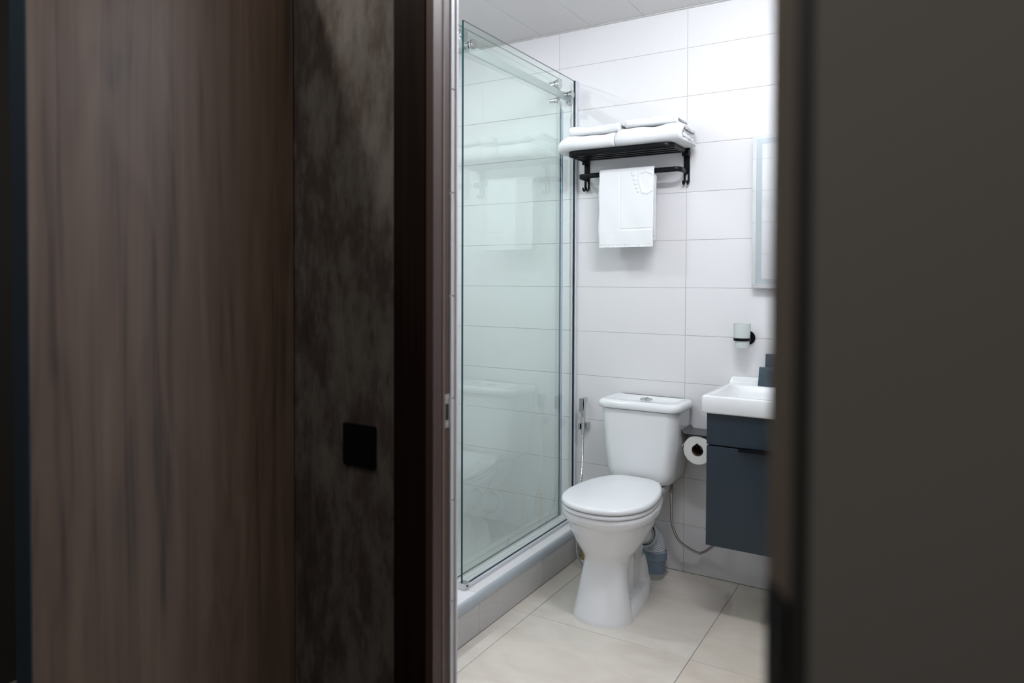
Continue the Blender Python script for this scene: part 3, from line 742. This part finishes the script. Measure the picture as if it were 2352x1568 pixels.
# two dark boxes on the ledge
def tapered(name, x0, x1, y0, y1, z0, z1, tp, label):
    bm = bmesh.new()
    def q(z, d, r=0.003): return [(x, y, z) for x, y in rrect((x1-x0)/2-d, y0+d, y1-d, r, 3, (x0+x1)/2)]
    add_loft(bm, [q(z0, 0.001), q(z0+0.003, 0.0), q(z1-0.002, tp), q(z1, tp+0.001)])
    return tag(finish(name, bm, 'dark_box', None, ((x0+x1)/2, (y0+y1)/2, z0), smooth=30), label, 'box', 'dark boxes on the basin ledge')
sbx = tapered('soap_box', 0.313, 0.393, -0.082, -0.058, 0.8225, 0.896, 0.004, 'front dark blue-grey box on the basin ledge')
tapered('toiletry_box', 0.333, 0.415, -0.054, -0.0345, 0.8228, 0.946, 0.002, 'taller dark box standing behind the front one on the ledge')

bm = bmesh.new()
def mark(x0, x1, z0, z1):
    yy = -0.082+0.004*((z0+z1)/2-0.8225)/0.0735-0.0004; add_box(bm, (x0, yy, z0), (x1, yy+0.0006, z1))
for k, ww in enumerate((0.001, 0.002, 0.003, 0.002, 0.001)): mark(0.338-ww, 0.338+ww, 0.8740+0.0012*k, 0.8748+0.0012*k)
for k in range(7): mark(0.3265+0.0035*k, 0.3285+0.0035*k, 0.8650, 0.8680)
mark(0.326, 0.352, 0.8390, 0.8396)
tag(finish('printed_mark', bm, 'bronze_print', sbx), kind='stuff')
# ------------------------------------------------------------------ toilet paper holder + roll
ph_ = thing('paper_holder', (0.10, -0.03, 0.61), 'dark grey metal paper holder with phone shelf between toilet and vanity', 'paper holder')
bm = bmesh.new()
pr = [(0.026, 0.6275), (0.0275, 0.6285), (0.0405, 0.6155), (0.200, 0.6155), (0.200, 0.6135), (0.0395, 0.6135)]
add_loft(bm, [[(x, y, z) for x, z in pr] for y in (-0.128, -0.001)]); finish('shelf', bm, 'grey_metal', ph_)
box('wall_plate', (0.10, -0.012, 0.55), (0.19, -0.0005, 0.613), 'black_metal', ph_, 0.001)
tube('roll_rod', [(0.115, -0.010, 0.600), (0.094, -0.02, 0.575), (0.092, -0.04, 0.570), (0.092, -0.128, 0.570), (0.092, -0.133, 0.577)], 0.0058, 'black_metal', ph_)
RX, RZ = 0.0915, 0.551
bm = bmesh.new()
ro, ri, y0, y1 = 0.0575, 0.0235, -0.122, -0.022
rings = []
for (rr, yy) in ((ri, y0), (ro-0.002, y0), (ro, y0+0.002), (ro, y1-0.002), (ro-0.002, y1), (ri, y1)):
    rings.append([(RX+rr*math.cos(2*PI*k/48), yy, RZ+rr*math.sin(2*PI*k/48)) for k in range(48)])
add_loft(bm, rings, cap=False)
tpr = finish('toilet_roll', bm, 'paper', None, (RX, -0.07, RZ), smooth=40)
tag(tpr, 'white toilet paper roll hanging under the grey shelf', 'toilet paper')
bm = bmesh.new()
rings = []
for (rr, yy) in ((ri+0.0004, y0+0.0008), (ri-0.001, y0+0.0008), (ri-0.001, y1-0.0008), (ri+0.0004, y1-0.0008)):
    rings.append([(RX+rr*math.cos(2*PI*k/36), yy, RZ+rr*math.sin(2*PI*k/36)) for k in range(36)])
add_loft(bm, rings, loop=True); finish('core', bm, 'cardboard', tpr, smooth=40)
bm = bmesh.new()
pr = []
for k in range(10):
    a = PI/2+0.10+0.98*k/9; pr.append((RX+(ro+0.0008)*math.cos(a), RZ+(ro+0.0008)*math.sin(a)))
q0 = pr[-1]
pr += [(q0[0]-0.004, q0[1]-0.006), (q0[0]-0.009, q0[1]-0.011), (q0[0]-0.0125, q0[1]-0.0155), (q0[0]-0.011, q0[1]-0.019)]
inn = [(x+0.0022, z-0.0012) for x, z in pr][::-1]
add_loft(bm, [[(x, y, z) for x, z in pr+inn] for y in (y0+0.001, y1)]); finish('loose_sheet', bm, 'paper', tpr, smooth=60)

# ------------------------------------------------------------------ bathroom ceiling lamp
t_ = thing('ceiling_lamp', (0.38, -1.08, ZC), 'white ceiling lamp with three frosted globe bulbs on a bar', 'lamp')
box('bar', (0.15, -1.11, ZC-0.028), (0.61, -1.05, ZC-0.0005), 'white_trim', t_, 0.004)
for lx in (0.20, 0.38, 0.56):
    lathe('bulb_socket', [(0.018, 0.0), (0.020, 0.03), (0.008, 0.034), (0.008, 0.085)], (lx, -1.08, ZC-0.112), 'white_trim', t_, seg=20)
    ld_ = bpy.data.lights.new('bulb', 'POINT'); ld_.energy = BATH_W; ld_.color = BATH_COL; ld_.shadow_soft_size = 0.034
    lo = bpy.data.objects.new('bulb_light', ld_); C.objects.link(lo); lo.parent = t_; lo.location = (lx-0.38, 0, -0.150)
t_ = thing('shower_fill_lamp', (-1.0, -1.0, ZC-0.012), 'unseen round fill lamp added above the shower to brighten it', 'downlight')  # added fill light, lifts the tiles behind the glass
lathe('bezel', [(0.036, 0.0), (0.050, 0.0), (0.052, 0.004), (0.052, 0.0115), (0.036, 0.0115), (0.036, 0.0)], (-1.0, -1.0, ZC-0.012), 'white_trim', t_, seg=36)
ld_ = bpy.data.lights.new('downlight', 'AREA'); ld_.shape = 'DISK'; ld_.size = 0.07; ld_.energy = SHOWER_FILL_W; ld_.color = BATH_COL
lo = bpy.data.objects.new('downlight_lamp', ld_); C.objects.link(lo); lo.parent = t_; lo.location = (0, 0, -0.001)

# ------------------------------------------------------------------ door frame and corridor side
YC = -1.850
bm = bmesh.new()
for x0, x1, z0, z1 in ((-1.6, OX0-0.022, 0, 2.5), (OX1+0.022, 2.0, 0, 2.5), (OX0-0.022, OX1+0.022, OZ+0.022, 2.5)):
    add_box(bm, (x0, YC, z0), (x1, -1.822, z1))
struct(finish('wall_corridor', bm, 'mottled', None, (-0.2, YC, 0)))
df = thing('door_frame', (0.45, -1.84, 0.0), 'dark brown wooden door frame around the bathroom doorway', 'door frame')
for s, nx in ((1, OX0), (-1, OX1)):
    X = lambda d: nx+d*s
    box('casing', (X(-0.097), YC-0.012, 0), (X(-0.0205), YC-0.0005, OZ+0.0005), 'dark_casing', df, 0.001)
    box('jamb', (X(-0.0195), -1.860, 0), (X(-0.002), -1.831, OZ), 'jamb_wood', df)
    box('jamb_rebate', (X(-0.0195), -1.8305, 0), (X(-0.0022), -1.8078, OZ), 'jamb_wood', df)
    box('seal_strip', (X(-0.004), -1.8315, 0), (X(-0.0008), -1.8245, OZ), 'seal_tan', df, 0.0004, 1)
box('head_casing', (OX0-0.097, YC-0.012, OZ+0.001), (OX1+0.097, YC-0.0005, OZ+0.08), 'dark_casing', df, 0.001)
box('head_jamb', (OX0-0.0195, -1.860, OZ+0.0008), (OX1+0.0195, -1.8085, OZ+0.020), 'jamb_wood', df, 0.001)
sp = bmesh.new(); add_box(sp, (OX0-0.003, -1.8235, 0.945), (OX0-0.0012, -1.8085, 1.010), 0.0005); add_box(sp, (OX0-0.003, -1.810, 0.950), (OX0-0.0002, -1.8030, 1.003), 0.0005)
spo = finish('strike_plate', sp, 'brushed_steel', df)
box('latch_hole', (OX0-0.0014, -1.8215, 0.960), (OX0-0.0008, -1.8125, 0.992), 'shadow_gap', spo)
for z in (0.951, 1.001):
    lathe('screw', [(0.0032, 0), (0.0032, 0.0008), (0.001, 0.0012)], (OX0-0.0014, -1.8165, z), 'chrome', spo, axis='x', seg=12)

# black wall switch
sw = thing('light_switch', (-0.0925, YC, 0.85), 'square black wall switch on the mottled wall beside the door frame', 'switch')
box('switch_frame', (-0.137, YC-0.0085, 0.852), (-0.050, YC-0.0003, 0.937), 'black_metal', sw, 0.002)
box('rocker', (-0.130, YC-0.0115, 0.859), (-0.057, YC-0.0085, 0.930), 'black_metal', sw, 0.001)

# brown wood-grain panel at right angles to the mottled wall
wp_ = thing('wood_panel', (-0.3075, -2.11, 0.0), 'tall brown wood-grain panel with a dark blue front edge left of the switch', 'panel')
box('board', (-0.330, -2.374, 0.0), (-0.285, YC-0.004, 2.0), 'wood', wp_)
box('edge_band', (-0.3315, -2.3765, 0.0), (-0.2845, -2.374, 2.0), 'panel_edge', wp_)

# grey door leaf standing ajar close to the camera
gd = thing('door_leaf', (1.2, -2.4, 0.0), 'dark grey door leaf with a brown edge standing ajar at the right', 'door')
A = Vector((0.8625, -2.600, 0)); dL = Vector((0.848, 0.530, 0)); dT = Vector((-0.530, 0.848, 0))
def leaf_part(name, l0, l1, t0, t1, z0, z1, mt, parent):
    bm = bmesh.new()
    q = [A+dL*l+dT*tk for l, tk in ((l0, t0), (l1, t0), (l1, t1), (l0, t1))]
    add_loft(bm, [[(v.x, v.y, z0) for v in q], [(v.x, v.y, z1) for v in q]]); return finish(name, bm, mt, parent)
leaf_part('leaf', 0.0026, 0.80, 0.0, 0.040, 0.008, 2.0, 'grey_door', gd)
ed = leaf_part('edge_band', 0.0, 0.002, 0.013, 0.0395, 0.008, 2.0, 'brown_edge', gd)
leaf_part('edge_seal', 0.0, 0.0025, 0.0, 0.0128, 0.008, 2.0, 'rubber', gd)
leaf_part('lock_plate', -0.0015, 0.0, 0.0135, 0.038, 0.86, 1.088, 'black_metal', ed)

# the rest of the corridor shell
struct(box('ceiling_corridor', (-1.6, -3.9, 2.45), (2.0, -1.82, 2.55), 'corridor_ceiling'))
struct(box('wall_corridor_rear', (-1.6, -3.95, 0), (2.0, -3.85, 2.5), 'plaster_wall'))
struct(box('wall_corridor_right', (1.85, -3.9, 0), (1.95, -1.85, 2.5), 'plaster_wall'))
struct(box('wall_corridor_shade_sheet', (-1.5, YC-0.012, 0), (-0.332, YC-0.0005, 2.45), 'corridor_shade'))  # added black sheet over the wall, paints the dark left of the panel
struct(box('wall_corridor_left', (-1.6, -3.9, 0), (-1.5, -1.85, 2.5), 'corridor_dark'))
for i, (lx, ly, pw, lb) in enumerate(((-0.12, -2.75, COR_W, 'round corridor ceiling lamp in front of the mottled wall'), (-0.455, -2.25, COR2_W, 'round corridor ceiling lamp beyond the wood panel'), (1.15, -3.45, COR_FILL_W, 'unseen fill lamp added behind the camera to brighten the grey door leaf'))):  # the last one is an added fill lamp for the door leaf
    t_ = thing('corridor_downlight', (lx, ly, 2.438), lb, 'downlight', 'corridor downlights')
    lathe('bezel', [(0.036, 0.0), (0.050, 0.0), (0.052, 0.004), (0.052, 0.0115), (0.036, 0.0115), (0.036, 0.0)], (lx, ly, 2.438), 'white_trim', t_, seg=30)
    ld_ = bpy.data.lights.new('downlight', 'AREA'); ld_.shape = 'DISK'; ld_.size = 0.05; ld_.energy = pw; ld_.color = (1.0, 0.93, 0.86)
    lo = bpy.data.objects.new('downlight_lamp', ld_); C.objects.link(lo); lo.parent = t_; lo.location = (0, 0, -0.001)
